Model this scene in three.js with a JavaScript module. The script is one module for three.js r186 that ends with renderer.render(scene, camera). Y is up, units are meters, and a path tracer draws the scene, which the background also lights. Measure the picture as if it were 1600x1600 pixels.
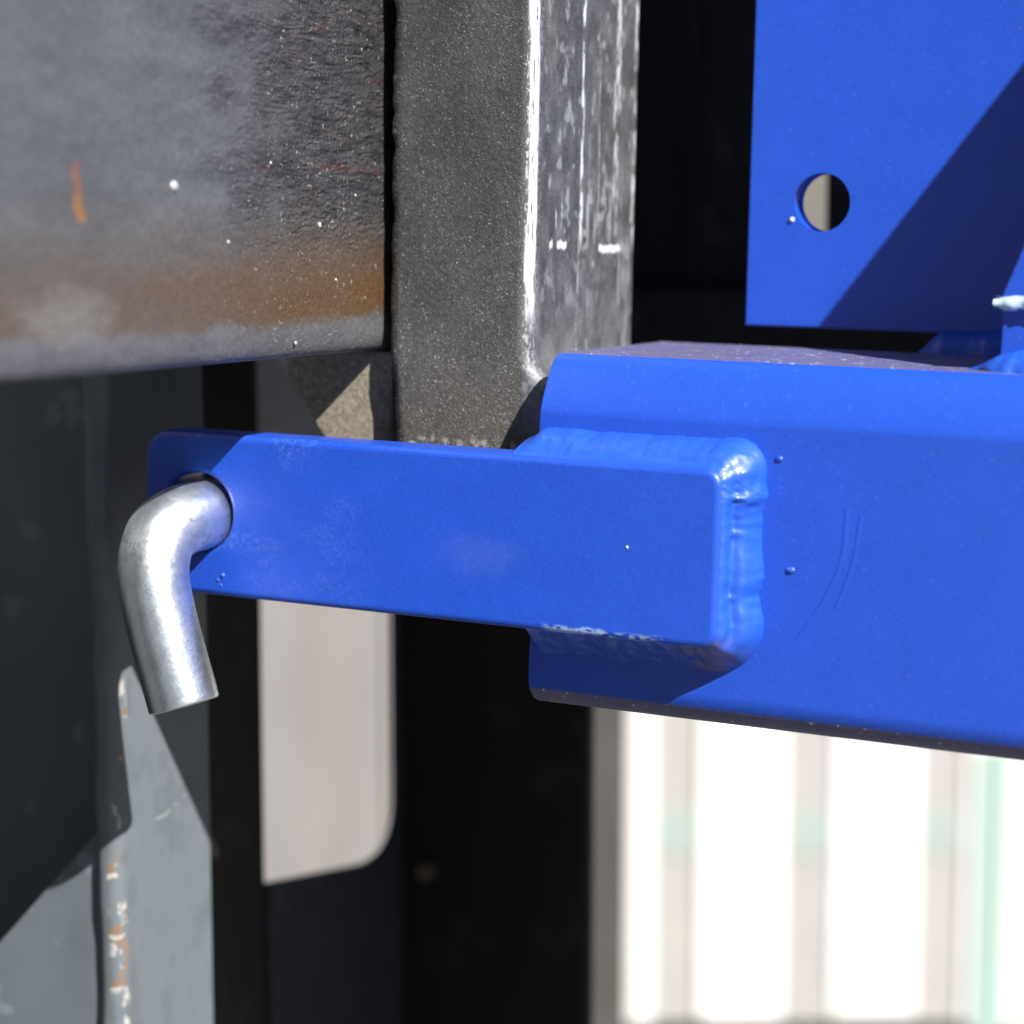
import * as THREE from 'three';
import { mergeGeometries, mergeVertices } from 'three/addons/utils/BufferGeometryUtils.js';
import { RoundedBoxGeometry } from 'three/addons/geometries/RoundedBoxGeometry.js';

// ---------------------------------------------------------------- camera, sky, sun, exposure
// x runs along the blue tube, y up, z towards the camera side of the tube; geometry is written in millimetres.
const scene = new THREE.Scene();
const MM = 0.001, VIEW = THREE.MathUtils.degToRad(26), PITCH = THREE.MathUtils.degToRad(7.1);
const camera = new THREE.PerspectiveCamera(26.8, 1, 0.02, 400);
camera.position.set(0.2647, 0.0314, 0.5617);
camera.rotation.set(0, 0, 0, 'YXZ');
camera.rotation.y = VIEW; camera.rotation.x = -PITCH;
camera.focus = 0.625;
camera.userData.fStop = 6.5;

const SUN = new THREE.Vector3(1, 0.95, 0.60).normalize();
{
  const w = 512, h = 256, px = new Float32Array(w * h * 4), d = new THREE.Vector3();
  for (let j = 0; j < h; j++) for (let i = 0; i < w; i++) {
    const el = ((j + 0.5) / h - 0.5) * Math.PI, az = ((i + 0.5) / w - 0.5) * 2 * Math.PI;
    d.set(Math.cos(el) * Math.cos(az), Math.sin(el), Math.cos(el) * Math.sin(az));
    const up = Math.max(0, d.y), k = Math.pow(1 - up, 3.0), s = Math.max(0, d.dot(SUN));
    const glow = 0.10 * Math.pow(s, 6) + 0.35 * Math.pow(s, 60);
    const o = (j * w + i) * 4;
    px[o] = 0.020 + 0.060 * k + glow; px[o + 1] = 0.036 + 0.062 * k + glow * 0.97; px[o + 2] = 0.082 + 0.046 * k + glow * 0.9; px[o + 3] = 1;
  }
  const sky = new THREE.DataTexture(px, w, h, THREE.RGBAFormat, THREE.FloatType);
  sky.mapping = THREE.EquirectangularReflectionMapping; sky.magFilter = sky.minFilter = THREE.LinearFilter; sky.needsUpdate = true;
  scene.background = sky; scene.environment = sky;
}
const sun = new THREE.DirectionalLight(new THREE.Color(1, 0.965, 0.91), 4.6);
sun.position.copy(SUN).multiplyScalar(6); sun.target.position.set(0, 0, 0);
sun.castShadow = true; sun.shadow.mapSize.set(4096, 4096); sun.shadow.radius = 1.0;
Object.assign(sun.shadow.camera, { left: -1.5, right: 1.5, top: 1.5, bottom: -1.5, near: 0.5, far: 14 });
scene.add(sun, sun.target);
const renderer = new THREE.WebGLRenderer({ antialias: true });
renderer.setSize(1024, 1024);
renderer.shadowMap.enabled = true;
renderer.toneMapping = THREE.LinearToneMapping;
renderer.toneMappingExposure = 2.25;

// ---------------------------------------------------------------- helpers
const used = {};
function numbered(n) { used[n] = (used[n] ?? 0) + 1; return used[n] === 1 ? n : `${n}_${String(used[n] - 1).padStart(3, '0')}`; }
function thing(name, label, category, pos = [0, 0, 0], group) {
  const o = new THREE.Group(); o.name = numbered(name); o.position.set(...pos);
  o.userData = { label, category }; if (group) o.userData.group = group;
  scene.add(o); return o;
}
function part(name, geo, mat, parent, label, k = MM) {
  if (k !== 1) geo.scale(k, k, k);
  const m = new THREE.Mesh(geo, mat); m.name = name; m.castShadow = m.receiveShadow = true;
  if (label) m.userData.label = label;
  parent.add(m); return m;
}
let seed = 7;
const rnd = () => { seed = (seed * 1664525 + 1013904223) >>> 0; return seed / 4294967296; };
const hash = (x, y, s) => { let h = (Math.imul(x, 374761393) + Math.imul(y, 668265263) + Math.imul(s, 2147483647 ^ 0x5bd1e995)) | 0; h = Math.imul(h ^ (h >>> 13), 1274126177); h ^= h >>> 16; return (h >>> 0) / 4294967296; };
function vn(x, y, s = 1, per = 0) {
  const xi = Math.floor(x), yi = Math.floor(y), fx = x - xi, fy = y - yi, u = fx * fx * (3 - 2 * fx), v = fy * fy * (3 - 2 * fy);
  const m = per ? (q) => ((q % per) + per) % per : (q) => q;
  const a = hash(m(xi), m(yi), s), b = hash(m(xi + 1), m(yi), s), c = hash(m(xi), m(yi + 1), s), d = hash(m(xi + 1), m(yi + 1), s);
  return a + (b - a) * u + (c - a) * v + (a - b - c + d) * u * v;
}
function fbm(x, y, oct = 4, s = 1, per = 0) {
  let t = 0, a = 0.5, n = 0;
  for (let i = 0; i < oct; i++) { t += a * vn(x, y, s + i * 17, per); n += a; a *= 0.5; x *= 2; y *= 2; per *= 2; }
  return t / n;
}
const sstep = (a, b, x) => { const t = Math.min(1, Math.max(0, (x - a) / (b - a))); return t * t * (3 - 2 * t); };
const mix = (a, b, t) => a + (b - a) * t;
const mix3 = (a, b, t) => [mix(a[0], b[0], t), mix(a[1], b[1], t), mix(a[2], b[2], t)];
const enc = (c) => 255 * Math.min(1, c <= 0.0031308 ? 12.92 * c : 1.055 * Math.pow(c, 1 / 2.4) - 0.055);
function colourTex(w, h, fn, wrap = false) {          // fn(u, v) -> linear rgb
  const px = new Uint8Array(w * h * 4);
  for (let j = 0; j < h; j++) for (let i = 0; i < w; i++) {
    const c = fn((i + 0.5) / w, (j + 0.5) / h), o = (j * w + i) * 4;
    px[o] = enc(c[0]); px[o + 1] = enc(c[1]); px[o + 2] = enc(c[2]); px[o + 3] = 255;
  }
  const t = new THREE.DataTexture(px, w, h); t.colorSpace = THREE.SRGBColorSpace; return fin(t, wrap);
}
function greyTex(w, h, fn, wrap = false) {            // fn(u, v) -> 0..1
  const px = new Uint8Array(w * h * 4);
  for (let j = 0; j < h; j++) for (let i = 0; i < w; i++) {
    const v = 255 * Math.min(1, Math.max(0, fn((i + 0.5) / w, (j + 0.5) / h))), o = (j * w + i) * 4;
    px[o] = px[o + 1] = px[o + 2] = v; px[o + 3] = 255;
  }
  return fin(new THREE.DataTexture(px, w, h), wrap);
}
function fin(t, wrap) {
  t.magFilter = THREE.LinearFilter; t.minFilter = THREE.LinearMipmapLinearFilter; t.generateMipmaps = true;
  if (wrap) t.wrapS = t.wrapT = THREE.RepeatWrapping;
  t.needsUpdate = true; return t;
}
// uv by the face's main direction, one texture tile every `tile` mm
function boxUV(geo, tile) {
  const g = geo.index ? geo.toNonIndexed() : geo, p = g.attributes.position, n = g.attributes.normal, uv = new Float32Array(p.count * 2);
  for (let i = 0; i < p.count; i += 3) {
    const ax = Math.abs(n.getX(i) + n.getX(i + 1) + n.getX(i + 2)), ay = Math.abs(n.getY(i) + n.getY(i + 1) + n.getY(i + 2)), az = Math.abs(n.getZ(i) + n.getZ(i + 1) + n.getZ(i + 2));
    for (let k = i; k < i + 3; k++) {
      const x = p.getX(k), y = p.getY(k), z = p.getZ(k);
      const [u, v] = ax > ay && ax > az ? [z, y] : ay > az ? [x, z] : [x, y];
      uv[k * 2] = u / tile; uv[k * 2 + 1] = v / tile;
    }
  }
  g.setAttribute('uv', new THREE.BufferAttribute(uv, 2)); return g;
}
function mapUV(geo, fn) {
  const g = geo.index ? geo.toNonIndexed() : geo, p = g.attributes.position, uv = new Float32Array(p.count * 2);
  for (let i = 0; i < p.count; i++) { const [u, v] = fn(p.getX(i), p.getY(i), p.getZ(i)); uv[i * 2] = u; uv[i * 2 + 1] = v; }
  g.setAttribute('uv', new THREE.BufferAttribute(uv, 2)); return g;
}
function box(x0, x1, y0, y1, z0, z1, r = 1.5) {
  const g = new RoundedBoxGeometry(x1 - x0, y1 - y0, z1 - z0, 3, Math.min(r, (x1 - x0) / 2.1, (y1 - y0) / 2.1, (z1 - z0) / 2.1));
  g.translate((x0 + x1) / 2, (y0 + y1) / 2, (z0 + z1) / 2); return g;
}
function rrect(x0, y0, x1, y1, r, path = new THREE.Shape()) {
  const [a, b, c, d] = Array.isArray(r) ? r : [r, r, r, r];     // bottom left, bottom right, top right, top left
  path.moveTo(x0 + a, y0); path.lineTo(x1 - b, y0); path.absarc(x1 - b, y0 + b, b, -Math.PI / 2, 0);
  path.lineTo(x1, y1 - c); path.absarc(x1 - c, y1 - c, c, 0, Math.PI / 2);
  path.lineTo(x0 + d, y1); path.absarc(x0 + d, y1 - d, d, Math.PI / 2, Math.PI);
  path.lineTo(x0, y0 + a); path.absarc(x0 + a, y0 + a, a, Math.PI, 1.5 * Math.PI);
  return path;
}
function smoothNormals(geo, angle = 0.6) {              // shared normals across shallow angles only
  const g = geo.index ? geo.toNonIndexed() : geo; g.computeVertexNormals();
  const p = g.attributes.position, n = g.attributes.normal, map = new Map(), cosA = Math.cos(angle), area = new Float32Array(p.count);
  const e1 = new THREE.Vector3(), e2 = new THREE.Vector3(), e0 = new THREE.Vector3();
  for (let i = 0; i < p.count; i += 3) { e0.fromBufferAttribute(p, i); e1.fromBufferAttribute(p, i + 1).sub(e0); e2.fromBufferAttribute(p, i + 2).sub(e0); area[i] = area[i + 1] = area[i + 2] = e1.cross(e2).length() + 1e-9; }
  for (let i = 0; i < p.count; i++) { const k = `${Math.round(p.getX(i) * 50)},${Math.round(p.getY(i) * 50)},${Math.round(p.getZ(i) * 50)}`; if (!map.has(k)) map.set(k, []); map.get(k).push(i); }
  const a = new THREE.Vector3(), b = new THREE.Vector3(), out = new Float32Array(p.count * 3);
  for (const list of map.values()) for (const i of list) {
    a.fromBufferAttribute(n, i); let x = 0, y = 0, z = 0;
    for (const j of list) { b.fromBufferAttribute(n, j); if (a.dot(b) > cosA) { const q = area[j]; x += b.x * q; y += b.y * q; z += b.z * q; } }
    const l = Math.hypot(x, y, z) || 1; out.set([x / l, y / l, z / l], i * 3);
  }
  g.setAttribute('normal', new THREE.BufferAttribute(out, 3)); return g;
}
function grid(nu, nv, fn, col) {                         // fn(i/nu, j/nv) -> [x, y, z]; col -> rgb
  const pos = [], uv = [], idx = [], cs = [];
  for (let j = 0; j <= nv; j++) for (let i = 0; i <= nu; i++) { const P = fn(i / nu, j / nv); pos.push(...P); uv.push(i / nu, j / nv); if (col) cs.push(...col(i / nu, j / nv, P)); }
  for (let j = 0; j < nv; j++) for (let i = 0; i < nu; i++) { const a = j * (nu + 1) + i, b = a + 1, c = a + nu + 1, d = c + 1; idx.push(a, b, d, a, d, c); }
  const g = new THREE.BufferGeometry();
  g.setAttribute('position', new THREE.Float32BufferAttribute(pos, 3)); g.setAttribute('uv', new THREE.Float32BufferAttribute(uv, 2));
  if (col) g.setAttribute('color', new THREE.Float32BufferAttribute(cs, 3));
  g.setIndex(idx); g.computeVertexNormals(); return g;
}

// ---------------------------------------------------------------- materials
const BLUE = [0.0118, 0.070, 0.49];
const peel = greyTex(1024, 1024, (u, v) => 0.5 * fbm(u * 64, v * 64, 2, 3, 64) + 0.32 * vn(u * 170, v * 170, 9, 170) + 0.18 * fbm(u * 8, v * 8, 3, 5, 8), true);
const paintMap = colourTex(1024, 1024, (u, v) => {
  const c = 0.90 + 0.12 * fbm(u * 9, v * 9, 4, 2, 9) + 0.10 * (vn(u * 180, v * 180, 8, 180) - 0.5), w = Math.pow(vn(u * 120, v * 120, 11, 120), 14) * 0.25;
  return [BLUE[0] * c + w * 0.12, BLUE[1] * c + w * 0.13, BLUE[2] * c + w * 0.12];
}, true);
const paint = new THREE.MeshPhysicalMaterial({ map: paintMap, roughness: 0.42, bumpMap: peel, bumpScale: 0.00005, clearcoat: 0.25, clearcoatRoughness: 0.25 });
const TILE = 90;
const dustSparkleMap = colourTex(1024, 1024, (u, v) => {
  const d = 0.42 + 0.5 * fbm(u * 14, v * 14, 4, 21, 14) + 0.35 * (vn(u * 220, v * 220, 22, 220) - 0.5), s = vn(u * 70, v * 70, 27, 70) > 0.905 ? 0.45 : 0;  // white specks over the dust paint in the sunlit sparkle
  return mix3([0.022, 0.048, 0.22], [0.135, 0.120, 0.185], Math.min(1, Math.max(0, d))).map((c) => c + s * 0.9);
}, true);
const violetGreyPaint = new THREE.MeshPhysicalMaterial({ map: dustSparkleMap, roughness: 0.6, bumpMap: peel, bumpScale: 0.00012, clearcoat: 0.15, clearcoatRoughness: 0.4 });
const weldPaint = new THREE.MeshPhysicalMaterial({ vertexColors: true, roughness: 0.46, bumpMap: peel, bumpScale: 0.00004, clearcoat: 0.28, clearcoatRoughness: 0.12 });
let nibMat;
const chipMat = new THREE.MeshStandardMaterial({ color: new THREE.Color().setRGB(0.5, 0.6, 0.75), roughness: 0.45 });

// ---------------------------------------------------------------- the setting: ground
{
  const map = colourTex(512, 512, (u, v) => { const c = 0.10 + 0.08 * fbm(u * 16, v * 16, 5, 41, 16); return [c, c * 0.97, c * 0.92]; }, true);
  const g = new THREE.PlaneGeometry(400, 400); g.rotateX(-Math.PI / 2);
  const uv = g.attributes.uv; for (let i = 0; i < uv.count; i++) uv.setXY(i, uv.getX(i) * 200, uv.getY(i) * 200);
  const m = new THREE.Mesh(g, new THREE.MeshStandardMaterial({ map, roughness: 0.95 })); m.name = 'ground'; m.position.y = -1.15; m.receiveShadow = true;
  m.userData = { kind: 'structure', label: 'pale concrete yard beneath the machine' }; scene.add(m);
}

// ---------------------------------------------------------------- the fork: shank, heel and tine
const TILT = -0.0209;
const fork = thing('steel_fork', 'black steel fork with a scratched upright shank, its tine running inside the blue tube', 'fork');
fork.rotation.z = TILT;
{
  const W = 136, H = 270, Y0 = -60;
  const streaks = [[84.5, 32, 200, 1.9, 0.95], [83, -6, 34, 0.9, 0.45], [66.5, 34, 50, 0.7, 0.6], [70, 36, 47, 0.6, 0.5], [90, 30, 60, 1.6, 0.35], [111, 42, 200, 3.6, 0.75], [107.5, 30, 48, 1.4, 0.6], [126, 32, 200, 3.2, 0.85], [116, -10, 60, 1.2, 0.25], [98, 36, 90, 1.0, 0.35], [91, -12, 18, 1.4, 0.25], [121, -20, 34, 4.5, 0.2]];
  const wear = (s, y) => {
    const wob = (fbm(y / 16, 3.1, 3, 61) - 0.5) * 3.4, wid = 2.7 + 2.6 * (fbm(y / 17, 8.7, 3, 63) - 0.5), brk = sstep(0.30, 0.52, fbm(y / 7, s / 1.1, 4, 66) + 0.10);
    let a = sstep(wid + 0.9, wid - 0.9, Math.abs(s - 50.2 - wob * 0.6)) * brk * sstep(2, 24, y + 14 * (fbm(y / 6, s / 2, 3, 60) - 0.5));
    a = Math.max(a, 0.45 * sstep(0.50, 0.70, fbm(y / 1.0, s / 0.8, 2, 68)) * sstep(7, 1, Math.abs(s - 49)) * sstep(-30, 20, y));
    for (const [c, y0, y1, w, k] of streaks) {
      const d = Math.abs(s - c - (fbm(y / 40, c, 2, 70) - 0.5) * 1.6), ww = w * (0.45 + 0.8 * fbm(y / 12, c * 2, 3, 73));
      a = Math.max(a, 0.85 * k * sstep(ww, ww * 0.3, d + (fbm(y / 1.6, s / 0.8, 3, 74) - 0.5) * 0.9) * sstep(y0 - 5, y0 + 5, y) * sstep(y1 + 5, y1 - 5, y) * sstep(0.36, 0.60, fbm(y / 5, s / 1.3, 4, 75)));
    }
    a = Math.max(a, 0.22 * sstep(0.60, 0.78, fbm(s / 3.4, y / 5, 5, 76)) * sstep(52, 60, s) * sstep(-4, 34, y + 20 * (fbm(s / 8, y / 20, 2, 78) - 0.5)));
    const hy = 31 + (s - 60) * -0.03 + (fbm(s / 5, 2, 3, 77) - 0.5) * 2.4;         // the cross scratch
    a = Math.max(a, sstep(1.7, 0.4, Math.abs(y - hy) + 0.8 * (fbm(s, y, 2, 80) - 0.5)) * (s > 62 && s < 129 ? 1 : 0) * sstep(0.40, 0.60, fbm(s / 6, 4, 3, 79)));
    return Math.min(1, a);
  };
  const map = colourTex(816, 1620, (u, v) => {
    const s = u * W, y = Y0 + v * H;
    if (s < 46.5) {
      const g1 = fbm(s / 0.9, y / 0.9, 3, 51), g2 = vn(s / 0.34, y / 0.34, 54), dust = sstep(20, -34, y + 14 * (fbm(s / 12, y / 12, 3, 57) - 0.5)) * 0.75;
      let c = 0.026 + 0.045 * g1 + 0.05 * Math.pow(g2, 5) + 0.012 * fbm(s / 20, y / 30, 3, 58);
      const sp = g2 > 0.88 ? 0.14 * fbm(s / 6, y / 6, 2, 50) * 2 : 0; c = (c + sp) * (0.62 + 0.76 * fbm(s / 16, y / 22, 3, 49));
      const base = [c * 0.98, c, c * 1.04], tan = [c * 1.35 + 0.02, c * 1.27 + 0.017, c * 1.12 + 0.012];
      let q = mix3(base, tan, dust);
      const e = sstep(-25, -29, y + 3 * fbm(s / 2, 1, 2, 59)) * sstep(0.5, 0.75, vn(s / 1.5, y / 1.5, 52)) * (s > 8 ? 1 : 0);
      const fl = sstep(2.6, 1.4, s + 2 * (fbm(s, y / 1.5, 2, 67) - 0.5)) * sstep(0.45, 0.6, fbm(y / 2.4, 6, 3, 69)) * sstep(38, 48, y);
      return mix3(mix3(q, [0.45, 0.44, 0.42], e * 0.7), [0.35, 0.35, 0.35], fl * 0.8);
    }
    const g = fbm(s / 4.5, y / 7, 5, 55), f = vn(s / 0.5, y / 0.5, 56), low = sstep(30, -8, y + 16 * (fbm(s / 14, y / 14, 3, 62) - 0.5));
    let c = 0.034 + 0.12 * g * g + 0.05 * Math.pow(f, 3); c += low * 0.06 * fbm(s / 6, y / 9, 3, 64);
    const q = mix3([c * 0.97, c, c * 1.1], [c * 1.12, c * 1.03, c * 0.9], sstep(0.48, 0.75, fbm(s / 14, y / 16, 3, 65)) * 0.4), a = wear(s, y);
    return mix3(q, [0.66, 0.69, 0.74], a);
  });
  const bump = greyTex(816, 1620, (u, v) => { const s = u * W, y = Y0 + v * H; return s < 46.5 ? 0.6 * vn(s / 0.34, y / 0.34, 54) + 0.4 * fbm(s / 0.8, y / 0.8, 2, 51) : 0.5 + 0.3 * (fbm(s / 2.2, y / 5, 3, 55) - 0.5) + 0.25 * (vn(s / 0.5, y / 0.5, 56) - 0.5); });
  const mat = new THREE.MeshStandardMaterial({ map, bumpMap: bump, bumpScale: 0.00020, roughness: 0.52, metalness: 0.12 });
  const P = (s) => { s.moveTo(-60, 220); for (let y = 130; y > -32; y -= 1.5) s.lineTo(-60 + (fbm(y / 5, 1.5, 3, 45) - 0.5) * 2.2 * sstep(-6, 20, y) + 1.7 * sstep(-3, -14, y) + 0.8 * sstep(-20, -26, y), y); s.lineTo(-57.5, -34); s.absarc(-39.5, -34, 18, Math.PI, 1.5 * Math.PI); s.lineTo(2, -52); s.lineTo(2, -9); s.lineTo(-3, -9); s.absarc(-3, 0, 9, 1.5 * Math.PI, Math.PI, true); s.lineTo(-12, 220); s.lineTo(-60, 220); return s; };
  const B = 4, s0 = P(new THREE.Shape());
  let g = new THREE.ExtrudeGeometry(s0, { depth: 82 - 2 * B, bevelEnabled: true, bevelSize: B, bevelThickness: B, bevelOffset: -B, bevelSegments: 4, curveSegments: 10 });
  g.translate(0, 0, -98 + B); g = smoothNormals(g, 0.7);
  mapUV(g, (x, y, z) => [Math.min(0.999, Math.max(0.001, (z > -16.05 ? x + 60 : Math.min(x, -12) + 60 + (-16 - z)) / W)), (y - Y0) / H]);
  part('shank', g, mat, fork);
  const tineMap = colourTex(256, 256, (u, v) => { const c = 0.05 + 0.05 * fbm(u * 20, v * 20, 4, 85, 20); return [c, c, c * 1.03]; }, true);
  part('tine', boxUV(box(2.2, 330, -51.6, -9.4, -97.6, -16.4, 4), 60), new THREE.MeshStandardMaterial({ map: tineMap, roughness: 0.6 }), fork);
  // the hook that reaches under the carriage bar
  const hs = new THREE.Shape(); hs.moveTo(-61, -3); hs.lineTo(-101, -3); hs.lineTo(-99.5, -14); hs.lineTo(-84, -34); hs.lineTo(-84, -44); hs.lineTo(-61, -50);
  let hg = new THREE.ExtrudeGeometry(hs, { depth: 60, bevelEnabled: true, bevelSize: 1.5, bevelThickness: 1.5, bevelOffset: -1.5, bevelSegments: 2 });
  hg.translate(0, 0, -86); hg = boxUV(smoothNormals(hg, 0.5), 40);
  const hm = colourTex(512, 512, (u, v) => { const c = 0.05 + 0.10 * fbm(u * 40, v * 40, 3, 81, 40) + 0.10 * Math.pow(vn(u * 90, v * 90, 83, 90), 4); return [c * 1.95, c * 1.70, c * 1.32]; }, true);
  hg.translate(-1.5, 0, 0); part('hook', hg, new THREE.MeshStandardMaterial({ map: hm, bumpMap: bump, bumpScale: 0.0002, roughness: 0.7 }), fork, 'grainy brown-grey hook under the carriage bar');
}

// ---------------------------------------------------------------- the carriage bar
const bar = thing('carriage_bar', 'weathered grey steel carriage bar with a brown rust band, behind the fork shank', 'steel bar', [-63 * MM, 0, 0]);
{
  const Z0 = -140, ZL = 400, Y0 = -6, YL = 150;
  const rust = (z, y) => { const n = (fbm(z / 22, y / 9, 4, 91) - 0.5) * 9; return sstep(38, 18, y + n * 1.3 + z * 0.012) * sstep(6, 13, y + n * 0.6 + z * 0.01); };
  const map = colourTex(1460, 560, (u, v) => {
    const z = Z0 + u * ZL, y = Y0 + v * YL;
    const rough = sstep(92, 28, z + 60 * (fbm(z / 14, y / 9, 4, 93) - 0.5));
    const g = fbm(z / 14, y / 5, 4, 95), f = vn(z / 0.9, y / 0.7, 97), wr = fbm(z / 5, y / 1.5, 3, 99);
    let c = mix3([0.066 + 0.04 * g, 0.070 + 0.04 * g, 0.076 + 0.04 * g], [0.016 + 0.055 * wr, 0.016 + 0.053 * wr, 0.019 + 0.056 * wr], rough * sstep(22, 34, y));
    c = mix3(c, [0.07 + 0.03 * g, 0.063 + 0.028 * g, 0.058 + 0.025 * g], sstep(46, 32, y + 8 * (g - 0.5)) * 0.6);
    const r = rust(z, y);
    c = mix3(c, mix3([0.085, 0.064, 0.046], [0.088, 0.046, 0.018], sstep(130, 10, z + 50 * (fbm(z / 18, y / 7, 3, 101) - 0.5))), r * (0.65 + 0.35 * g));
    const low = sstep(10.5, 6.5, y + (fbm(z / 16, y / 8, 3, 103) - 0.5) * 8);
    c = mix3(c, [0.075 + 0.05 * g, 0.075 + 0.05 * g, 0.081 + 0.05 * g], low * 0.9);
    const pale = sstep(1, 0.35, Math.hypot((z - 138) / 22, (y - 14) / 9) + (fbm(z / 9, y / 6, 3, 105) - 0.5) * 0.7);
    c = mix3(c, [0.15, 0.145, 0.135], pale * 0.6);
    const st = sstep(2.4, 1.2, Math.abs(z - 131 - (fbm(y / 7, 3, 3, 107) - 0.5) * 5)) * sstep(36, 38, y) * sstep(57, 52, y + 6 * fbm(z, y / 2, 2, 108));
    c = mix3(c, mix3([0.17, 0.085, 0.05], [0.27, 0.12, 0.02], sstep(44, 40, y)), st * 0.75);
    const rz = sstep(0.62, 0.72, fbm(z / 16, y / 1.8, 3, 109)) * sstep(34, 44, y) * rough;
    c = mix3(c, [0.09, 0.03, 0.028], rz * sstep(0.5, 0.7, fbm(z / 9, y / 5, 2, 117)) * 0.2);
    const band = sstep(1.3, 0.3, Math.abs(y - 53.5 - (fbm(z / 4, 1, 3, 111) - 0.5) * 3)) * sstep(0.3, 0.6, fbm(z / 3, y, 3, 119)) * sstep(24, 16, z) * sstep(-22, -12, z);
    c = mix3(c, [0.11, 0.03, 0.025], band * 0.4);
    const dot = vn(z / 0.9, y / 0.7, 113); if (dot > 0.92) c = mix3(c, [0.30, 0.30, 0.30], rough * 0.7);  // pale dots paint small glints into the colour
    return c.map((q) => q * (0.84 + 0.32 * f));
  });
  const bump = greyTex(1460, 560, (u, v) => {
    const z = Z0 + u * ZL, y = Y0 + v * YL, rough = sstep(92, 28, z + 60 * (fbm(z / 14, y / 9, 4, 93) - 0.5));
    const wr = 1 - Math.abs(2 * fbm(z / 6.5, y / 1.5 + 0.5 * fbm(z / 12, y / 6, 2, 94) * 4, 4, 99) - 1), f = vn(z / 0.9, y / 0.7, 97);
    return 0.3 + rough * (0.42 * wr * sstep(22, 40, y) + (0.08 + 0.10 * sstep(20, 40, y)) * f) + 0.10 * fbm(z / 4, y / 3, 3, 98);
  });
  const gloss = greyTex(730, 280, (u, v) => { const z = Z0 + u * ZL, y = Y0 + v * YL, rough = sstep(92, 28, z + 60 * (fbm(z / 14, y / 9, 4, 93) - 0.5)); return mix(0.5, 0.27, rough * sstep(4, 12, y)) + 0.16 * (fbm(z / 3, y / 2, 3, 96) - 0.5); });
  const mat = new THREE.MeshStandardMaterial({ map, bumpMap: bump, bumpScale: 0.0015, roughnessMap: gloss, roughness: 1, metalness: 0.15 });
  const s = new THREE.Shape();                       // profile in x (back) and y
  s.moveTo(0, 8); s.lineTo(0, 140); s.lineTo(-36, 140); s.lineTo(-36, -1.2); s.lineTo(-4.5, -1.2);
  s.quadraticCurveTo(-1.2, -1.2, -0.4, 4); s.quadraticCurveTo(0, 6, 0, 8);
  let g = new THREE.ExtrudeGeometry(s, { depth: ZL, bevelEnabled: false, curveSegments: 8, steps: 1 });
  g.translate(0, 0, Z0); g = smoothNormals(g, 0.7);
  mapUV(g, (x, y, z) => [(z - Z0) / ZL, (y - Y0 + Math.min(0, x) * 0.2) / YL]);
  part('bar_body', g, mat, bar);
  const lump = (z, y, r, k) => { const q = new THREE.SphereGeometry(r, 10, 8); q.scale(0.55, 1, k); q.translate(0.1, y, z); return q; };
  const lumpMat = new THREE.MeshStandardMaterial({ color: new THREE.Color().setRGB(0.36, 0.36, 0.37), roughness: 0.25 });
  for (const [z, y, r, k] of [[91, 46.5, 1.4, 1.2], [18, 37, 0.9, 0.7], [44, 54, 0.5, 1], [32, 3.2, 0.6, 1], [66, 32, 0.6, 1], [-3, 46, 0.45, 1], [9, 21, 0.5, 1]]) part('weld_spatter', lump(z, y, r, k), lumpMat, bar);
}

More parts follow.
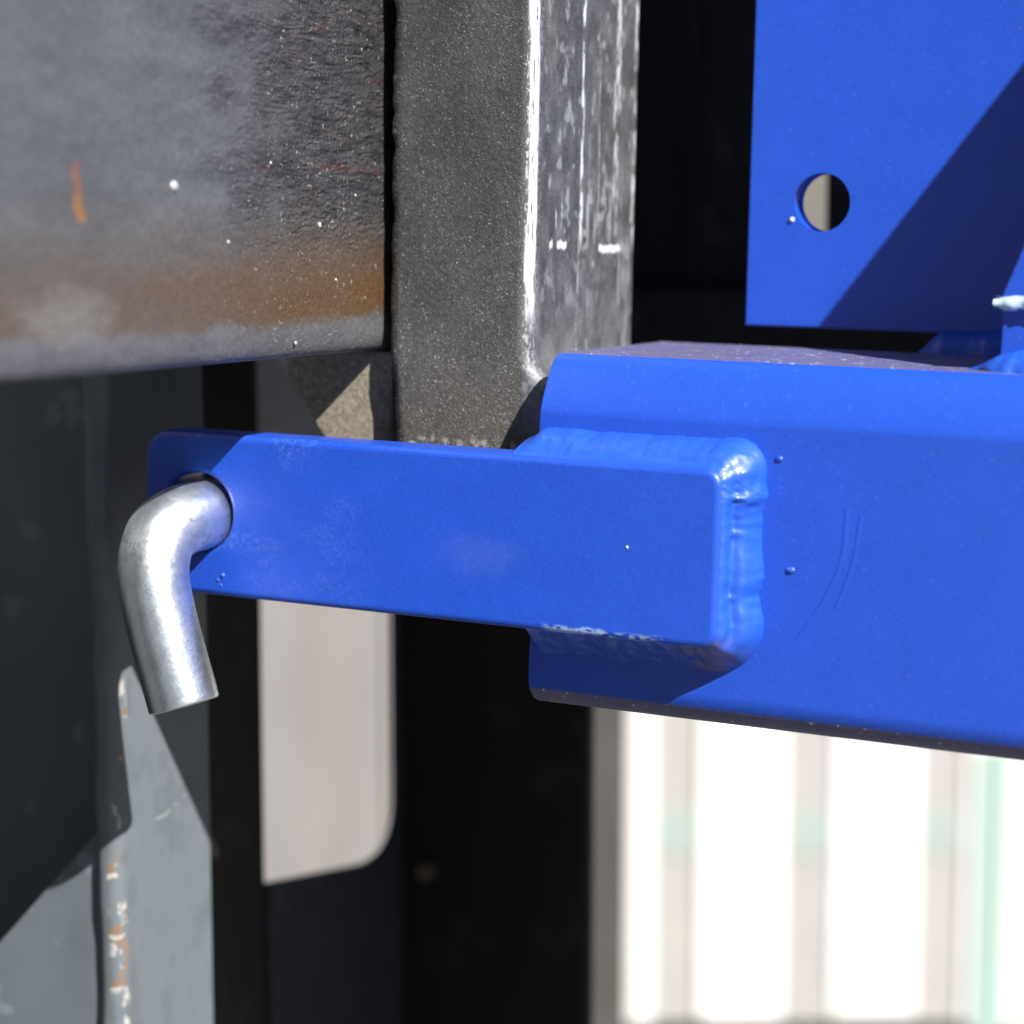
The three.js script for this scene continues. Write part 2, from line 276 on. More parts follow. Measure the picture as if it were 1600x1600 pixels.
// ---------------------------------------------------------------- the blue attachment: tube, lug, welds, plate, gusset
const frame = thing('blue_attachment_frame', 'glossy blue painted steel attachment with a square tube slid over the fork', 'fork attachment');
frame.rotation.z = TILT;
{
  const S = 104, R0 = 14, LEN = 330;
  // square tube (profile in z and y, swept along x)
  const prof = rrect(-S, -S, 0, 0, [R0, 10, 0.01, R0]), hole = rrect(-S + 6, -S + 6, -6, -6, R0 - 6, new THREE.Path()); 
  { // the front top edge was rolled nearly flat: a broad sloping band between two tighter bends
    const q = new THREE.Shape(), pts = prof.getPoints(12), out = [];
    for (const v of pts) { if (v.x > -0.2 && v.y > -0.2) { if (!out.some((o) => o.mark)) for (const [a, b] of [[0, -17.6], [-0.2, -16.2], [-0.8, -14.4], [-2.1, -11.2], [-3.7, -7.9], [-5.5, -4.9], [-7.3, -2.6], [-9.3, -1.0], [-11.6, -0.2], [-13.8, 0]]) { const w = new THREE.Vector2(a, b); w.mark = true; out.push(w); } } else out.push(v); }
    out.forEach((v, i) => (i ? q.lineTo(v.x, v.y) : q.moveTo(v.x, v.y))); prof.curves = q.curves;
  }
  prof.holes.push(hole);
  let g = new THREE.ExtrudeGeometry(prof, { depth: LEN, bevelEnabled: true, bevelSize: 0.8, bevelThickness: 0.8, bevelOffset: -0.8, bevelSegments: 2, curveSegments: 12, steps: 1 });
  g.rotateY(Math.PI / 2);                              // extrude axis z -> x, profile x -> -z
  g.scale(1, 1, -1); g.translate(0.8, 0, 0);
  { const p = g.attributes.position; for (let i = 0; i < p.count; i++) if (p.getX(i) < 20) p.setX(i, p.getX(i) - (2.6 * (-p.getY(i) - 10)) / 100); }
  if (!g.index) { const p = g.attributes.position, q = p.array; for (let i = 0; i < p.count; i += 3) for (let k = 0; k < 3; k++) { const a = (i + 1) * 3 + k, b = (i + 2) * 3 + k, t = q[a]; q[a] = q[b]; q[b] = t; } }
  g = boxUV(smoothNormals(g, 0.7), TILE);
  // the top wall carries a greyish overspray: cut it off as a piece of its own
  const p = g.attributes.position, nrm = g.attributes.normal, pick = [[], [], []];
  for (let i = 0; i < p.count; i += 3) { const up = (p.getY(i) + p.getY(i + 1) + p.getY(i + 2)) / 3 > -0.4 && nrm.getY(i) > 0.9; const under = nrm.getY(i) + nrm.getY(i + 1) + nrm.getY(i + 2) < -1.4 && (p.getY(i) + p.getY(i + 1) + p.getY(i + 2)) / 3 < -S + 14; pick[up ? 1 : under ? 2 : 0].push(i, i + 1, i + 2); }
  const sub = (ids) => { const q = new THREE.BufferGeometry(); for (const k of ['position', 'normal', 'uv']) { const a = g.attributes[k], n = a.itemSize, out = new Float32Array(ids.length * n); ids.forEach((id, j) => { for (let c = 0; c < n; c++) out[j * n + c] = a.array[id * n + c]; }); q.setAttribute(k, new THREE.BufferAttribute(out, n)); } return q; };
  part('square_tube', sub(pick[0]), paint, frame);
  part('tube_top', sub(pick[1]), violetGreyPaint, frame, 'dusty violet-grey top wall of the blue tube');

  part('tube_underside', sub(pick[2]), violetGreyPaint, frame, 'dull violet-grey rounded underside of the blue tube');  // faces turned downward take the violet-grey material

  // flat lug with the pin hole
  const X0 = -128, X1 = 62, Y0 = -78, Y1 = -28, T = 15;
  const lugMap = colourTex(1520, 400, (u, v) => {
    const x = X0 + u * (X1 - X0), y = Y0 + v * (Y1 - Y0);
    const c = 0.90 + 0.12 * fbm(x / 10, y / 10, 4, 121) + 0.16 * (vn(x / 0.5, y / 0.5, 123) - 0.5);
    let q = [BLUE[0] * c, BLUE[1] * c, BLUE[2] * c];
    const dusty = sstep(1, 0.2, Math.hypot((x + 12) / 20, (y + 57) / 9) + (fbm(x / 5, y / 5, 3, 125) - 0.5) * 0.9) * 0.5 * (0.4 + 0.6 * vn(x / 0.6, y / 0.6, 126));
    q = mix3(q, [0.12, 0.16, 0.5], dusty * 0.35);
    const over = sstep(0.45, 0.75, fbm(x / 18, y / 12, 3, 127)) * sstep(-30, -100, x) * Math.pow(vn(x / 0.55, y / 0.55, 128), 3);
    q = mix3(q, [0.16, 0.25, 0.62], over * 0.5);
    const chip = sstep(Y0 + 2.6, Y0 + 1.2, y + 1.6 * (fbm(x / 3, 2, 3, 129) - 0.5)) * sstep(8, 13, x) * sstep(54, 40, x + 10 * fbm(x / 2, 5, 3, 130)) * sstep(0.38, 0.52, fbm(x / 1.6, y / 0.7, 3, 131) + 0.16 * sstep(34, 14, x));
    return mix3(q, [0.36, 0.50, 0.68], chip * 0.85);
  });
  const lugPaint = paint.clone(); lugPaint.map = lugMap; lugPaint.bumpMap = peel.clone(); lugPaint.bumpMap.repeat.set((X1 - X0) / TILE, (Y1 - Y0) / TILE); lugPaint.bumpMap.needsUpdate = true; lugPaint.bumpScale = 0.00007;
  const ls = rrect(X0, Y0, X1, Y1, [5, 5, 5, 8]); const lh = new THREE.Path(); lh.absarc(-108.4, -52.5, 12.2, 0, Math.PI * 2, true); ls.holes.push(lh);
  const B = 2;
  let lg = new THREE.ExtrudeGeometry(ls, { depth: T - B - 0.3, bevelEnabled: true, bevelSize: B, bevelThickness: B, bevelOffset: -B, bevelSegments: 4, curveSegments: 24 });
  lg.scale(1, 1, (T - 0.3) / (T - 0.3 + B)); lg.computeBoundingBox(); lg.translate(0, 0, T - lg.boundingBox.max.z);
  lg = smoothNormals(lg, 0.5);
  const pUV = (x, y, z) => [(x - X0) / (X1 - X0), (y - Y0 - (T - z) * 0.1) / (Y1 - Y0)];
  const lug = part('locking_lug', mapUV(lg, pUV), lugPaint, frame, 'flat blue lug with a round pin hole');

  // fillet weld around the lug: top edge, corner, right edge, corner, bottom edge
  const top = X1 + 2, right = Y1 - Y0, cr = 5, arc = Math.PI / 2 * cr, total = top + arc + right - 2 * cr + arc + X1 - 4;
  const weldAt = (s) => {                                // point on the lug outline and its outward normal
    if (s < top - cr) return [-2 + s, Y1, 0, 1];
    s -= top - cr; if (s < arc) { const a = Math.PI / 2 - s / cr; return [X1 - cr + cr * Math.cos(a), Y1 - cr + cr * Math.sin(a), Math.cos(a), Math.sin(a)]; }
    s -= arc; const rl = right - 2 * cr; if (s < rl) return [X1, Y1 - cr - s, 1, 0];
    s -= rl; if (s < arc) { const a = -s / cr; return [X1 - cr + cr * Math.cos(a), Y0 + cr + cr * Math.sin(a), Math.cos(a), Math.sin(a)]; }
    s -= arc; return [X1 - cr - s, Y0, 0, -1];
  };
  const sR = top - cr + arc, sRe = sR + right - 2 * cr, Lw = sRe + arc + X1 - cr - 2;
  const bead = (t, v) => {
    const s = t * Lw, [x, y, nx, ny] = weldAt(s), a = v * Math.PI / 2;
    const onTop = sstep(sR, sR - 6, s), onBot = sstep(sRe + 2, sRe + 10, s), onR = (1 - onTop) * (1 - onBot);
    const leg = 7.0 * onTop + 7.4 * onR + 9.5 * onBot + (fbm(s / 7, 1.3, 3, 141) - 0.5) * (1.2 + 2.6 * onR) + 1.4 * Math.exp(-Math.pow((s - sRe - 1) / 6, 2)) + 2.4 * Math.exp(-Math.pow((s - sR + arc / 2) / 3.2, 2));
    const thick = T - 0.5 - 0.5 * onTop;
    const e = 0.5 + 0.20 * (fbm(s / 9, 7, 3, 143) - 0.5);
    const ex = 0.95 + e * 0.3 + 1.1 * onBot + 0.22 * onR;
    let o = -1.6 + (leg + 1.6) * Math.pow(Math.sin(a), ex), z = thick * Math.pow(Math.cos(a), ex);
    const env = Math.sin(v * Math.PI), corner = Math.exp(-Math.pow((s - sR) / 7, 2));
    let d = (fbm(s / 7, v * 3.2, 3, 145) - 0.5) * 1.1 * env + 0.10 * Math.sin(s * 1.5 + 9 * fbm(s / 9, v * 2, 2, 146)) * env * fbm(s / 8, v, 2, 148) + 0.5 * (fbm(s / 14, v * 3, 3, 150) - 0.5) * env - 0.9 * onTop * env;
    d -= 2.6 * onR * Math.exp(-Math.pow((v - 0.40 - 0.10 * (fbm(s / 10, 5, 2, 147) - 0.5)) / 0.10, 2)) * sstep(0.25, 0.6, fbm(s / 8, 11, 3, 149) + 0.1);
    d += corner * env * (0.1 + 1.7 * (fbm(s / 1.3, v * 7, 3, 151) - 0.5));
    d += onBot * env * (fbm(s / 4.5, v * 4, 3, 153) - 0.5) * 1.8;
    d -= 0.8 * onTop * env * Math.exp(-Math.pow((v - 0.35 + 0.2 * (s / top - 0.5)) / 0.08, 2)) * sstep(0.4, 0.9, s / top);
    o += d * Math.sin(a); z += d * Math.cos(a) * 0.8;
    const taper = sstep(0, 5, s);                        // the bead starts at the end of the tube
    return [x + nx * o, y + ny * Math.max(-0.4, o * mix(0.55, 1, taper)), Math.max(-0.6, z) - (v > 0.97 ? 0.5 : 0)];
  };
  const beadColour = (t, v, [x, y, z]) => {
    const c = 0.95 + 0.12 * (fbm(x / 3, y / 3 + z, 3, 161) - 0.5);
    let q = [BLUE[0] * 1.15 * c, BLUE[1] * 1.2 * c, BLUE[2] * 1.04 * c];
    const s = t * Lw, n = fbm(x / 3.2, z / 2.5 + y / 4, 4, 163);
    const rusty = sstep(0.44, 0.58, n + 0.20 * Math.exp(-Math.pow((x - 57) / 7, 2)) - 0.06) * sstep(sRe, sRe + 5, s) * Math.exp(-Math.pow((x - 57) / 10, 2));
    q = mix3(q, [0.20, 0.115, 0.07], rusty * 0.5);
    return q;
  };
  const bg = grid(430, 30, (t, v) => bead(t, v), beadColour);
  { const uv = bg.attributes.uv; for (let i = 0; i < uv.count; i++) uv.setXY(i, uv.getX(i) * Lw / TILE, uv.getY(i) * 14 / TILE); }
  part('weld_bead', bg, weldPaint, frame, 'lumpy blue-painted fillet weld round the end of the lug');
  // two faint runs in the paint on the front of the tube
  for (const pts of [[[93, -38], [92, -52], [88, -63], [80, -76]], [[97, -40], [95, -54], [91, -66]]]) {
    const c = new THREE.CatmullRomCurve3(pts.map(([x, y]) => new THREE.Vector3(x, y, 0)));
    const q = new THREE.TubeGeometry(c, 60, 0.6, 8, false); q.scale(1, 1, 0.03); part('paint_run', boxUV(q, TILE), paint, frame);
  }

  // dried paint drops and grit
  const nib = (x, y, z, r, sx = 1) => { const q = new THREE.SphereGeometry(r, 10, 8); q.scale(sx, 1, 0.8); q.translate(x, y, z); return q; };
  for (const [x, y, z, r, sx, m] of [[73.2, -25.7, 0, 0.9, 1.3, paint], [77.6, -56.4, 0, 0.95, 1.4, weldNib()], [34.8, -51.6, T, 0.45, 1, chipMat], [-99, -71.4, T, 0.8, 0.8, weldNib()], [-101, -73, T, 0.5, 1.4, weldNib()], [-99.8, -74.5, T, 0.5, 0.7, weldNib()], [56, -30.4, T - 2.2, 0.5, 1, chipMat]]) part('paint_drop', boxUV(nib(x, y, z, r, sx), TILE), m, frame);
  function weldNib() { return nibMat ??= new THREE.MeshPhysicalMaterial({ color: new THREE.Color().setRGB(0.03, 0.09, 0.4), roughness: 0.15, clearcoat: 1 }); }

  // upright plate with a round hole, standing on the back of the tube
  const ps = new THREE.Shape(); ps.moveTo(28.6, 6.2); ps.lineTo(28.6, 560); ps.lineTo(480, 560); ps.lineTo(480, 6.2); ps.lineTo(28.6, 6.2);  // unseen height and width enlarged to shade the backrest panel
  const ph = new THREE.Path(); ph.absarc(53, 45.6, 10.1, 0, Math.PI * 2, true); ps.holes.push(ph);
  let pg = new THREE.ExtrudeGeometry(ps, { depth: 7, bevelEnabled: true, bevelSize: 1, bevelThickness: 1, bevelOffset: -1, bevelSegments: 3, curveSegments: 32 });
  pg.translate(0, 0, -100);
  const backPlate = part('upright_plate', boxUV(smoothNormals(pg, 0.5), TILE), paint, frame, 'blue upright plate with a round hole');
  part('paint_drop', boxUV(nib(43.4, 40, -91.8, 0.85), TILE), chipMat, backPlate);  // pale colour stands in for the glint on this paint nib
  part('weld_bead', boxUV(smoothNormals(grid(160, 12, (t, v) => { const x = 84 + t * 210, a = v * Math.PI / 2, r = (8.5 + 2 * (fbm(x / 5, 1, 3, 171) - 0.5)) * sstep(0, 0.05, t); return [x, -0.4 + r * Math.cos(a) * 0.95, -91.8 + r * Math.sin(a)]; }), 2), TILE), paint, frame);

  // sloping brace that stands on the tube at the right
  const foot = new THREE.Shape(); foot.moveTo(127.5, -0.5); foot.lineTo(127.8, 18); foot.lineTo(322, 18); foot.lineTo(322, -0.5);
  let fg = new THREE.ExtrudeGeometry(foot, { depth: 28, bevelEnabled: true, bevelSize: 0.8, bevelThickness: 0.8, bevelOffset: -0.8, bevelSegments: 2 });
  fg.translate(0, 0, -50); part('brace_foot', boxUV(smoothNormals(fg, 0.5), TILE), paint, frame);
  const br = new THREE.Shape(); br.moveTo(127, 18.6); br.lineTo(133.6, 36); br.lineTo(162.5, 112); br.lineTo(269, 254); br.lineTo(360, 254); br.lineTo(360, 18.6); br.lineTo(300, 18.6);
  let gg = new THREE.ExtrudeGeometry(br, { depth: 10, bevelEnabled: true, bevelSize: 1.2, bevelThickness: 1.2, bevelOffset: -1.2, bevelSegments: 3 });
  gg.translate(0, 0, -30); part('brace_plate', boxUV(smoothNormals(gg, 0.5), TILE), paint, frame, 'sloping blue brace plate at the right');
  const seam = grid(120, 14, (t, v) => { const x = 126 + t * 170, a = v * Math.PI * 2, r = 1.5 + 2.2 * (fbm(x / 1.6, v * 4, 3, 175) - 0.5) + 0.8 * Math.exp(-Math.pow((x - 131) / 4, 2)); return [x, 18.4 + r * Math.cos(a) * 0.85, -19.4 + r * Math.sin(a)]; }, (t, v, P) => { const k = sstep(139, 130, P[0] + 7 * (fbm(P[0], P[1], 2, 177) - 0.5)); return mix3([BLUE[0] * 2.5, BLUE[1] * 2.2, BLUE[2] * 1.2], [0.40, 0.52, 0.62], k); });  // pale colour at the left end paints in the highlight
  part('brace_seam', seam, weldPaint, frame, 'lumpy seam where the brace plate meets its foot, with a highlight painted at its left end');
  const toe = grid(140, 14, (t, v) => { const x = 119 + t * 190, a = v * Math.PI / 2, r = (6.5 + 2.4 * (fbm(x / 4, 2, 3, 179) - 0.5)) * Math.pow(Math.min(1, Math.max(0.02, t / 0.07)), 1.1), d = 1 + 0.25 * (fbm(x / 2, v * 3, 3, 180) - 0.5); return [x + (1 - t) * 4 * Math.sin(a) * -0.5, -0.3 + r * d * Math.cos(a), -22.4 + r * 1.45 * d * Math.sin(a)]; }, () => [BLUE[0] * 1.2, BLUE[1] * 1.25, BLUE[2] * 1.06]);
  part('brace_weld', toe, weldPaint, frame);
}


// ---------------------------------------------------------------- the bent locking pin
const pin = thing('bent_locking_pin', 'bent galvanised steel pin hanging from the hole in the blue lug', 'pin');
pin.rotation.z = TILT;
{
  const curve = new THREE.CatmullRomCurve3([[-108, -53.7, -40], [-108, -53.7, -10], [-108, -53.7, 16], [-108.3, -54.3, 25], [-109, -58.5, 34], [-108.2, -68, 38.6], [-105.2, -80, 39.6], [-96.6, -106.5, 39.6]].map((p) => new THREE.Vector3(...p)), false, 'centripetal');
  const N = 150, M = 64, fr = curve.computeFrenetFrames(N, false), rad = 10.7;
  const pts = [], rim = [0.2, 0.12, 0.05, 0];
  const P = new THREE.Vector3();
  const g = grid(M, N + 4, (u, t) => {
    const row = Math.round(t * (N + 4)), i = Math.min(N, row), a = u * Math.PI * 2; curve.getPointAt(i / N, P);
    let r = rad * (1 + 0.012 * (fbm(i / 9, Math.cos(a) * 2 + 5, 3, 191) - 0.5)), k = 0;
    if (row > N) { k = [0.35, 0.7, 0.75, 0.75][row - N - 1]; r -= [0.12, 0.6, 5, 9.99][row - N - 1]; }
    P.addScaledVector(fr.tangents[i], k); const c = Math.cos(a) * r, s = Math.sin(a) * r, n = fr.normals[i], b = fr.binormals[i];
    return [P.x + c * n.x + s * b.x, P.y + c * n.y + s * b.y, P.z + c * n.z + s * b.z];
  });
  const L = curve.getLength(), C = 2 * Math.PI * rad;
  { const uv = g.attributes.uv; for (let i = 0; i < uv.count; i++) uv.setXY(i, uv.getX(i), uv.getY(i)); }
  const zinc = (u, v) => { const a = u * 12, b = v * L / 5.2; return fbm(a, b, 4, 193, 0); };
  const wrapN = (u, v, k, s) => { const t = u < 0.5 ? u : 1 - u; return fbm(t * C / k, v * L / k, 4, s); };
  const map = colourTex(512, 1024, (u, v) => {
    const n = wrapN(u, v, 6, 195), f = wrapN(u, v, 1.1, 197), st = fbm(u * 60, v * 4, 3, 199), bend = Math.exp(-Math.pow((v - 0.55) / 0.16, 2));
    let c = 0.76 + 0.08 * (st - 0.5) + 0.06 * (f - 0.5) + 0.10 * (n - 0.5);
    const grey = sstep(0.52, 0.66, n + 0.05) * (0.25 + 0.75 * bend) * (0.4 + 0.6 * f);
    let q = mix3([c * 0.90, c * 0.98, c * 1.04], [0.36, 0.36, 0.36], grey * 0.6);
    const dk = sstep(0.66, 0.74, wrapN(u, v, 2.2, 201)) * bend; q = mix3(q, [0.2, 0.18, 0.16], dk * 0.5);
    return q;
  });
  const rough = greyTex(512, 1024, (u, v) => { const n = wrapN(u, v, 4, 203), f = wrapN(u, v, 0.9, 205), bend = Math.exp(-Math.pow((v - 0.55) / 0.14, 2)); return 0.335 + 0.09 * (n - 0.5) + 0.07 * (f - 0.5) + 0.16 * bend; });
  const bump = greyTex(512, 1024, (u, v) => 0.6 * wrapN(u, v, 1.0, 205) + 0.4 * wrapN(u, v, 3.5, 207));
  part('pin_rod', g, new THREE.MeshStandardMaterial({ map, roughnessMap: rough, roughness: 1, metalness: 0.97, bumpMap: bump, bumpScale: 0.00007, side: THREE.DoubleSide }), pin);
}

// ---------------------------------------------------------------- the dark mast behind
const mastMat = (base, s) => new THREE.MeshPhysicalMaterial({
  roughness: 0.55, specularIntensity: 0.5,
  map: colourTex(512, 512, (u, v) => {
    const c = 0.85 + 0.3 * fbm(u * 10, v * 10, 5, s, 10); let q = base.map((b) => b * c);
    const k = sstep(0.70, 0.74, fbm(u * 14, v * 14, 4, s + 3, 14)); return mix3(q, base.map((b) => b * 1.7 + 0.01), k * 0.5);
  }, true),
});
const rail = thing('mast_rail', 'grey painted mast rail with chipped corner, beneath the carriage bar at the left', 'mast rail', [-150 * MM, 0, 8 * MM]);
{
  const greyPaint = colourTex(512, 2048, (u, v) => {     // u: 0..68 mm from the corner backwards, v: 0..420 mm
    const d = u * 68, y = -340 + v * 420, n = fbm(d / 6, y / 6, 4, 211);
    let q = [0.118, 0.138, 0.156].map((b) => b * (0.92 + 0.16 * n));
    const lines = [[5.5, -124, -108, 2.0], [4.5, -137, -126, 1.4], [2.0, -166, -142, 0.8], [2.0, -215, -158, 1.3], [4.5, -260, -182, 1.6], [3.5, -330, -250, 1.5]];
    let a = 0; for (const [c, y0, y1, w] of lines) a = Math.max(a, sstep(w, w * 0.4, Math.abs(d - c - 3 * (fbm(y / 5, c, 3, 213) - 0.5))) * sstep(y0, y0 + 3, y) * sstep(y1, y1 - 3, y) * sstep(0.4, 0.5, fbm(y / 4, d / 1.5, 3, 215)));
    q = mix3(q, n > 0.40 ? [0.40, 0.385, 0.36] : [0.20, 0.125, 0.08], a * 0.9);
    const sc = sstep(0.45, 0.2, Math.abs(y + 158 + (d - 30) * -0.32 + 2 * (fbm(d / 4, 2, 2, 216) - 0.5))) * sstep(18, 20, d) * sstep(44, 36, d) * sstep(0.45, 0.55, fbm(d / 2, 3, 2, 217));
    q = mix3(q, [0.36, 0.38, 0.40], sc * 0.7);
    return mix3(q, q.map((b) => b * 0.8), sstep(0.62, 0.68, fbm(d / 9, y / 14, 4, 218)) * 0.5);
  });
  const B = 4;
  const s = rrect(-10, -57, 0, -2, [1, 1, 4.5, 4.5]);
  let g = new THREE.ExtrudeGeometry(s, { depth: 420, bevelEnabled: false, curveSegments: 8 });     // profile x, z -> then stand it up
  { const p = g.attributes.position; for (let i = 0; i < p.count; i++) { const x = p.getX(i), z = p.getY(i), y = p.getZ(i) - 340; const w = (fbm(y / 16, 3, 3, 221) - 0.5) * 2.4 * sstep(-14, -2, z); p.setXYZ(i, x, y, z + w); } }
  // finer rows so that the worn corner wavers
  const rows = 84, prof = s.getPoints(8), per = [0]; for (let i = 1; i < prof.length; i++) per.push(per[i - 1] + prof[i].distanceTo(prof[i - 1]));
  g = grid(prof.length - 1, rows, (u, v) => { const q = prof[Math.round(u * (prof.length - 1))], y = -340 + v * 420, w = ((fbm(y / 30, 3, 2, 221) - 0.5) * 5 + (fbm(y / 6, 8, 2, 222) - 0.5) * 0.8) * sstep(-22, -4, q.y); return [q.x, y, q.y + w]; });
  g = smoothNormals(g, 0.6);
  mapUV(g, (x, y, z) => [Math.min(0.999, Math.max(0.001, (x > -5 ? -2 - z : 40) / 68)), (y + 340) / 420]);
  part('rail_flange', g, new THREE.MeshStandardMaterial({ map: greyPaint, roughness: 0.5, side: THREE.DoubleSide }), rail);
  const slate = mastMat([0.118, 0.138, 0.156], 231);
  part('rail_web', boxUV(box(-190, -11, -420, 160, -72, -58.5, 1), 200), slate, rail, 'recessed web of the mast rail');
  const bs = new THREE.Shape(); bs.moveTo(-10.4, -160); bs.lineTo(-70, -222); bs.lineTo(-110, -262); bs.lineTo(-110, -420); bs.lineTo(-10.4, -420);  // added plate shaped like the sunlit patch, slanted top edge as its shadow line
  let bgm = new THREE.ExtrudeGeometry(bs, { depth: 6, bevelEnabled: true, bevelSize: 0.6, bevelThickness: 0.6, bevelOffset: -0.6, bevelSegments: 2 }); bgm.translate(0, 0, -14);
  part('rail_sun_patch', boxUV(smoothNormals(bgm, 0.5), 200), slate, rail, 'added grey triangle whose slanted edge stands in for a sunlit patch on the rail');
}
const mast = thing('forklift_mast', 'black mast with an upright window opening behind the lug', 'mast', [-190 * MM, 0, 0]);
{
  const dark = mastMat([0.013, 0.013, 0.0135], 241), navy = mastMat([0.030, 0.034, 0.045], 245);
  part('mast_post', boxUV(box(-14, 0, -330, 160, -147, -86, 3), 200), dark, mast);
  part('mast_post', boxUV(box(0.6, 92, -400, 150, -264, -257, 2), 200), dark, mast);
  part('upper_crossbar', boxUV(box(-16, -4, -74, 150, -275, -147.5, 3), 200), mastMat([0.26, 0.265, 0.29], 247), mast);
  const cs = new THREE.Shape(); cs.moveTo(-147.5, -340); cs.lineTo(-147.5, -223); cs.lineTo(-222, -235); cs.quadraticCurveTo(-253, -239, -254, -214); cs.lineTo(-254, -76); cs.lineTo(-275, -76); cs.lineTo(-275, -340);
  let cg = new THREE.ExtrudeGeometry(cs, { depth: 2.5, bevelEnabled: true, bevelSize: 0.6, bevelThickness: 0.6, bevelOffset: -0.6, bevelSegments: 2 });
  { const p = cg.attributes.position; for (let i = 0; i < p.count; i++) { const z = p.getX(i), y = p.getY(i), x = -p.getZ(i); p.setXYZ(i, x, y, z); } }
  part('lower_crossbar', boxUV(smoothNormals(cg, 0.5), 200), navy, mast);
  part('bolt_head', (() => { const q = new THREE.CylinderGeometry(4, 4, 4, 6); q.rotateX(Math.PI / 2); q.translate(14, -245, -254.5); return boxUV(q, 50); })(), mastMat([0.12, 0.09, 0.07], 251), mast, 'small rusty bolt head');
}
const unseenTruck = thing('unseen_forklift_truck', 'unseen dark grey forklift body with second mast rail and front wheel, added to dim the mast rail', 'forklift', [-300 * MM, -1.15, 0.2]);  // unseen truck added to block ambient light on the rail web
{
  const body = mastMat([0.060, 0.062, 0.066], 261);
  part('cowl', boxUV(box(-900, -20, 330, 1500, -560, 560, 25), 300), body, unseenTruck);
  part('mast_post', boxUV(box(10, 130, 60, 2300, 250, 330, 6), 200), mastMat([0.118, 0.138, 0.156], 263), unseenTruck);
  part('added_carriage_bar', boxUV(box(200, 236, 640, 760, -340, 330, 4), 200), body, unseenTruck);  // added below the view to block light bounced off the ground
  const tyre = new THREE.TorusGeometry(215, 95, 18, 48); tyre.translate(-230, 310, 640);
  const hub = new THREE.CylinderGeometry(140, 140, 90, 32); hub.rotateX(Math.PI / 2); hub.translate(-230, 310, 640);
  const rubber = new THREE.MeshStandardMaterial({ color: new THREE.Color().setRGB(0.03, 0.03, 0.03), roughness: 0.9 });
  const wheel = part('wheel', tyre, rubber, unseenTruck); part('hub', hub, body, wheel);
}
const rest = thing('load_backrest', 'black load backrest panel standing behind the blue tube', 'load backrest', [0, 0, -285 * MM]);
{
  const dark = mastMat([0.020, 0.021, 0.0235], 255); dark.roughness = 0.8;
  part('backrest_panel', boxUV(box(-96, -22, -78, 190, -14, 0, 2), 200), dark, rest);
  part('backrest_rib', boxUV(box(-66, -62, -78, 190, 0.3, 3, 1), 200), dark, rest);
  part('backrest_bar', boxUV(box(-7, 110, -78, 190, -14, 0, 2), 200), dark, rest);
  part('backrest_foot', boxUV(box(-96, 110, -96, 13, 3.4, 10, 2), 200), dark, rest);
}

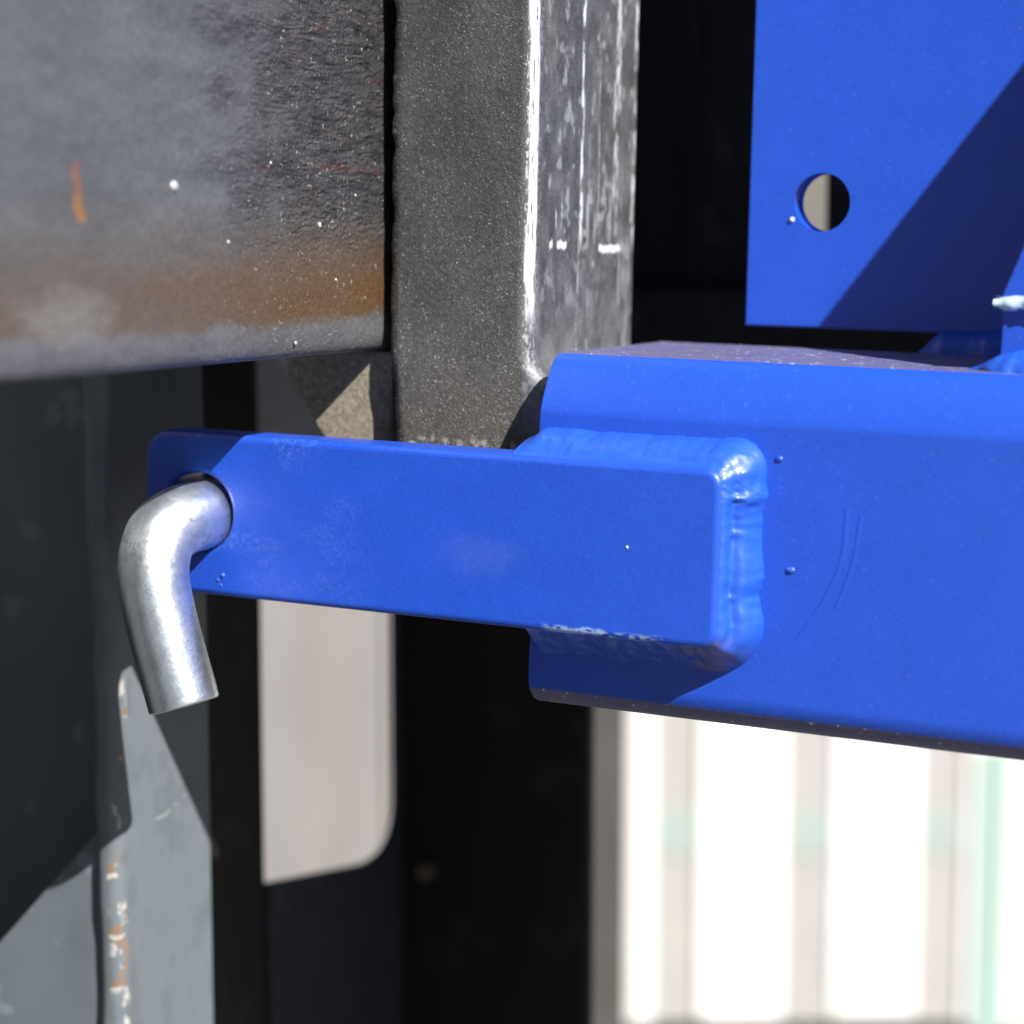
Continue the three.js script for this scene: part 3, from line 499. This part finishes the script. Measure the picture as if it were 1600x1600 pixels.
// ---------------------------------------------------------------- fence and pillar in the yard behind
const F = new THREE.Vector3(-Math.sin(VIEW), 0, -Math.cos(VIEW)), Rr = new THREE.Vector3(Math.cos(VIEW), 0, -Math.sin(VIEW));
const yard = (side, depth) => camera.position.clone().addScaledVector(F, depth).addScaledVector(Rr, side).setY(-1.15);
{
  const p = yard(0, 3.0), fence = thing('white_board_fence', 'white fence of upright boards in full sun, far behind the blue tube', 'fence', p.toArray());
  fence.rotation.y = VIEW;
  const wmap = colourTex(256, 512, (u, v) => { const c = 0.76 + 0.10 * (fbm(u * 20, v * 3, 4, 271) - 0.5); return [c, c * 0.985, c * 0.95]; }, true);
  const white = new THREE.MeshStandardMaterial({ map: wmap, roughness: 0.75 }), mint = new THREE.MeshStandardMaterial({ color: new THREE.Color().setRGB(0.29, 0.34, 0.32), roughness: 0.7 });
  const grey = new THREE.MeshStandardMaterial({ map: colourTex(128, 128, (u, v) => { const c = 0.335 + 0.05 * (fbm(u * 8, v * 8, 3, 275, 8) - 0.5); return [c, c * 0.97, c * 0.93]; }, true), roughness: 0.8 });
  const bw = 0.118, board = boxUV(box(-bw * 500, bw * 500, 0, 1120, 0, 3, 1), 400); board.scale(MM, MM, MM);
  for (let k = -1; k < 9; k++) { const b = part('board', k ? board : board.clone(), white, fence, null, 1); b.position.set(0.237 + 0.19 * (k - 0.5) - 0.002 * (k % 2), 0.06 + 0.006 * (k % 3), 0.002 * (k % 2)); }
  for (const y of [0.345, 0.98]) part('rail', boxUV(box(-60, 1800, y * 1000 - 32, y * 1000 + 32, -2.9, -0.6, 1), 400), y < 0.9 ? mint : grey, fence);
  part('back_board', boxUV(box(-60, 1800, 60, 1150, -26, -3.2, 2), 400), grey, fence);
  part('added_post', boxUV(box(84, 166, 0, 1180, 15, 60, 5), 400), new THREE.MeshStandardMaterial({ map: colourTex(64, 64, (u, v) => { const c = 0.040 + 0.02 * fbm(u * 6, v * 6, 3, 277, 6); return [c * 1.04, c, c * 0.96]; }, true), roughness: 0.85 }), fence, 'added dark grey post standing in for the lit side of the mast column');  // added in the yard to stand in for the mast column's lit side
  part('mint_post', boxUV(box(664, 712, 0, 470, 6.5, 10, 1), 400), new THREE.MeshStandardMaterial({ color: new THREE.Color().setRGB(0.27, 0.37, 0.335), roughness: 0.8 }), fence, 'mint green post in front of the boards');
}
{
  const p = yard(-0.75, 2.75), pillar = thing('concrete_pillar', 'pale grey concrete pillar seen through the window of the mast', 'pillar', p.toArray());
  pillar.rotation.y = VIEW;
  const cm = colourTex(512, 512, (u, v) => { const c = 0.20 + 0.05 * (fbm(u * 24, v * 3, 4, 281, 0) - 0.5) + 0.03 * (fbm(u * 6, v * 6, 4, 283) - 0.5), t = vn(u * 26, 1, 285); return [c * (1.03 + 0.04 * t), c, c * (0.97 + 0.05 * (1 - t))]; }, true);
  const m = new THREE.MeshStandardMaterial({ map: cm, roughness: 0.9 });
  part('pillar_shaft', boxUV(box(-420, 610, 0, 1700, -300, 0, 12), 900), m, pillar);
  part('pillar_cap', boxUV(box(-450, 640, 1702, 1780, -330, 30, 10), 900), m, pillar);
  part('pillar_edge', boxUV(box(590, 612, 40, 1690, 0.5, 10, 4), 900), new THREE.MeshStandardMaterial({ color: new THREE.Color().setRGB(0.27, 0.262, 0.255), roughness: 0.8 }), pillar, 'lighter corner strip');
}
{
  const p = yard(0.9, 6), wall = thing('warehouse_wall', 'beige warehouse wall far behind, seen through the round hole', 'wall', p.toArray());
  wall.rotation.y = VIEW;
  const bm = colourTex(256, 256, (u, v) => { const c = 0.125 + 0.03 * (fbm(u * 8, v * 8, 4, 291, 8) - 0.5); return [c * 1.05, c, c * 0.92]; }, true);
  const m = new THREE.MeshStandardMaterial({ map: bm, roughness: 0.9 });
  for (let k = 0; k < 8; k++) part('cladding_panel', boxUV(box(-2400 + k * 600, -1806 + k * 600, 0, 3400, -80, (k % 2) * 3, 4), 900), m, wall);
  part('gutter', boxUV(box(-2400, 2400, 3402, 3500, -60, 90, 10), 900), m, wall);
}
scene.updateMatrixWorld(true);
renderer.render(scene, camera);
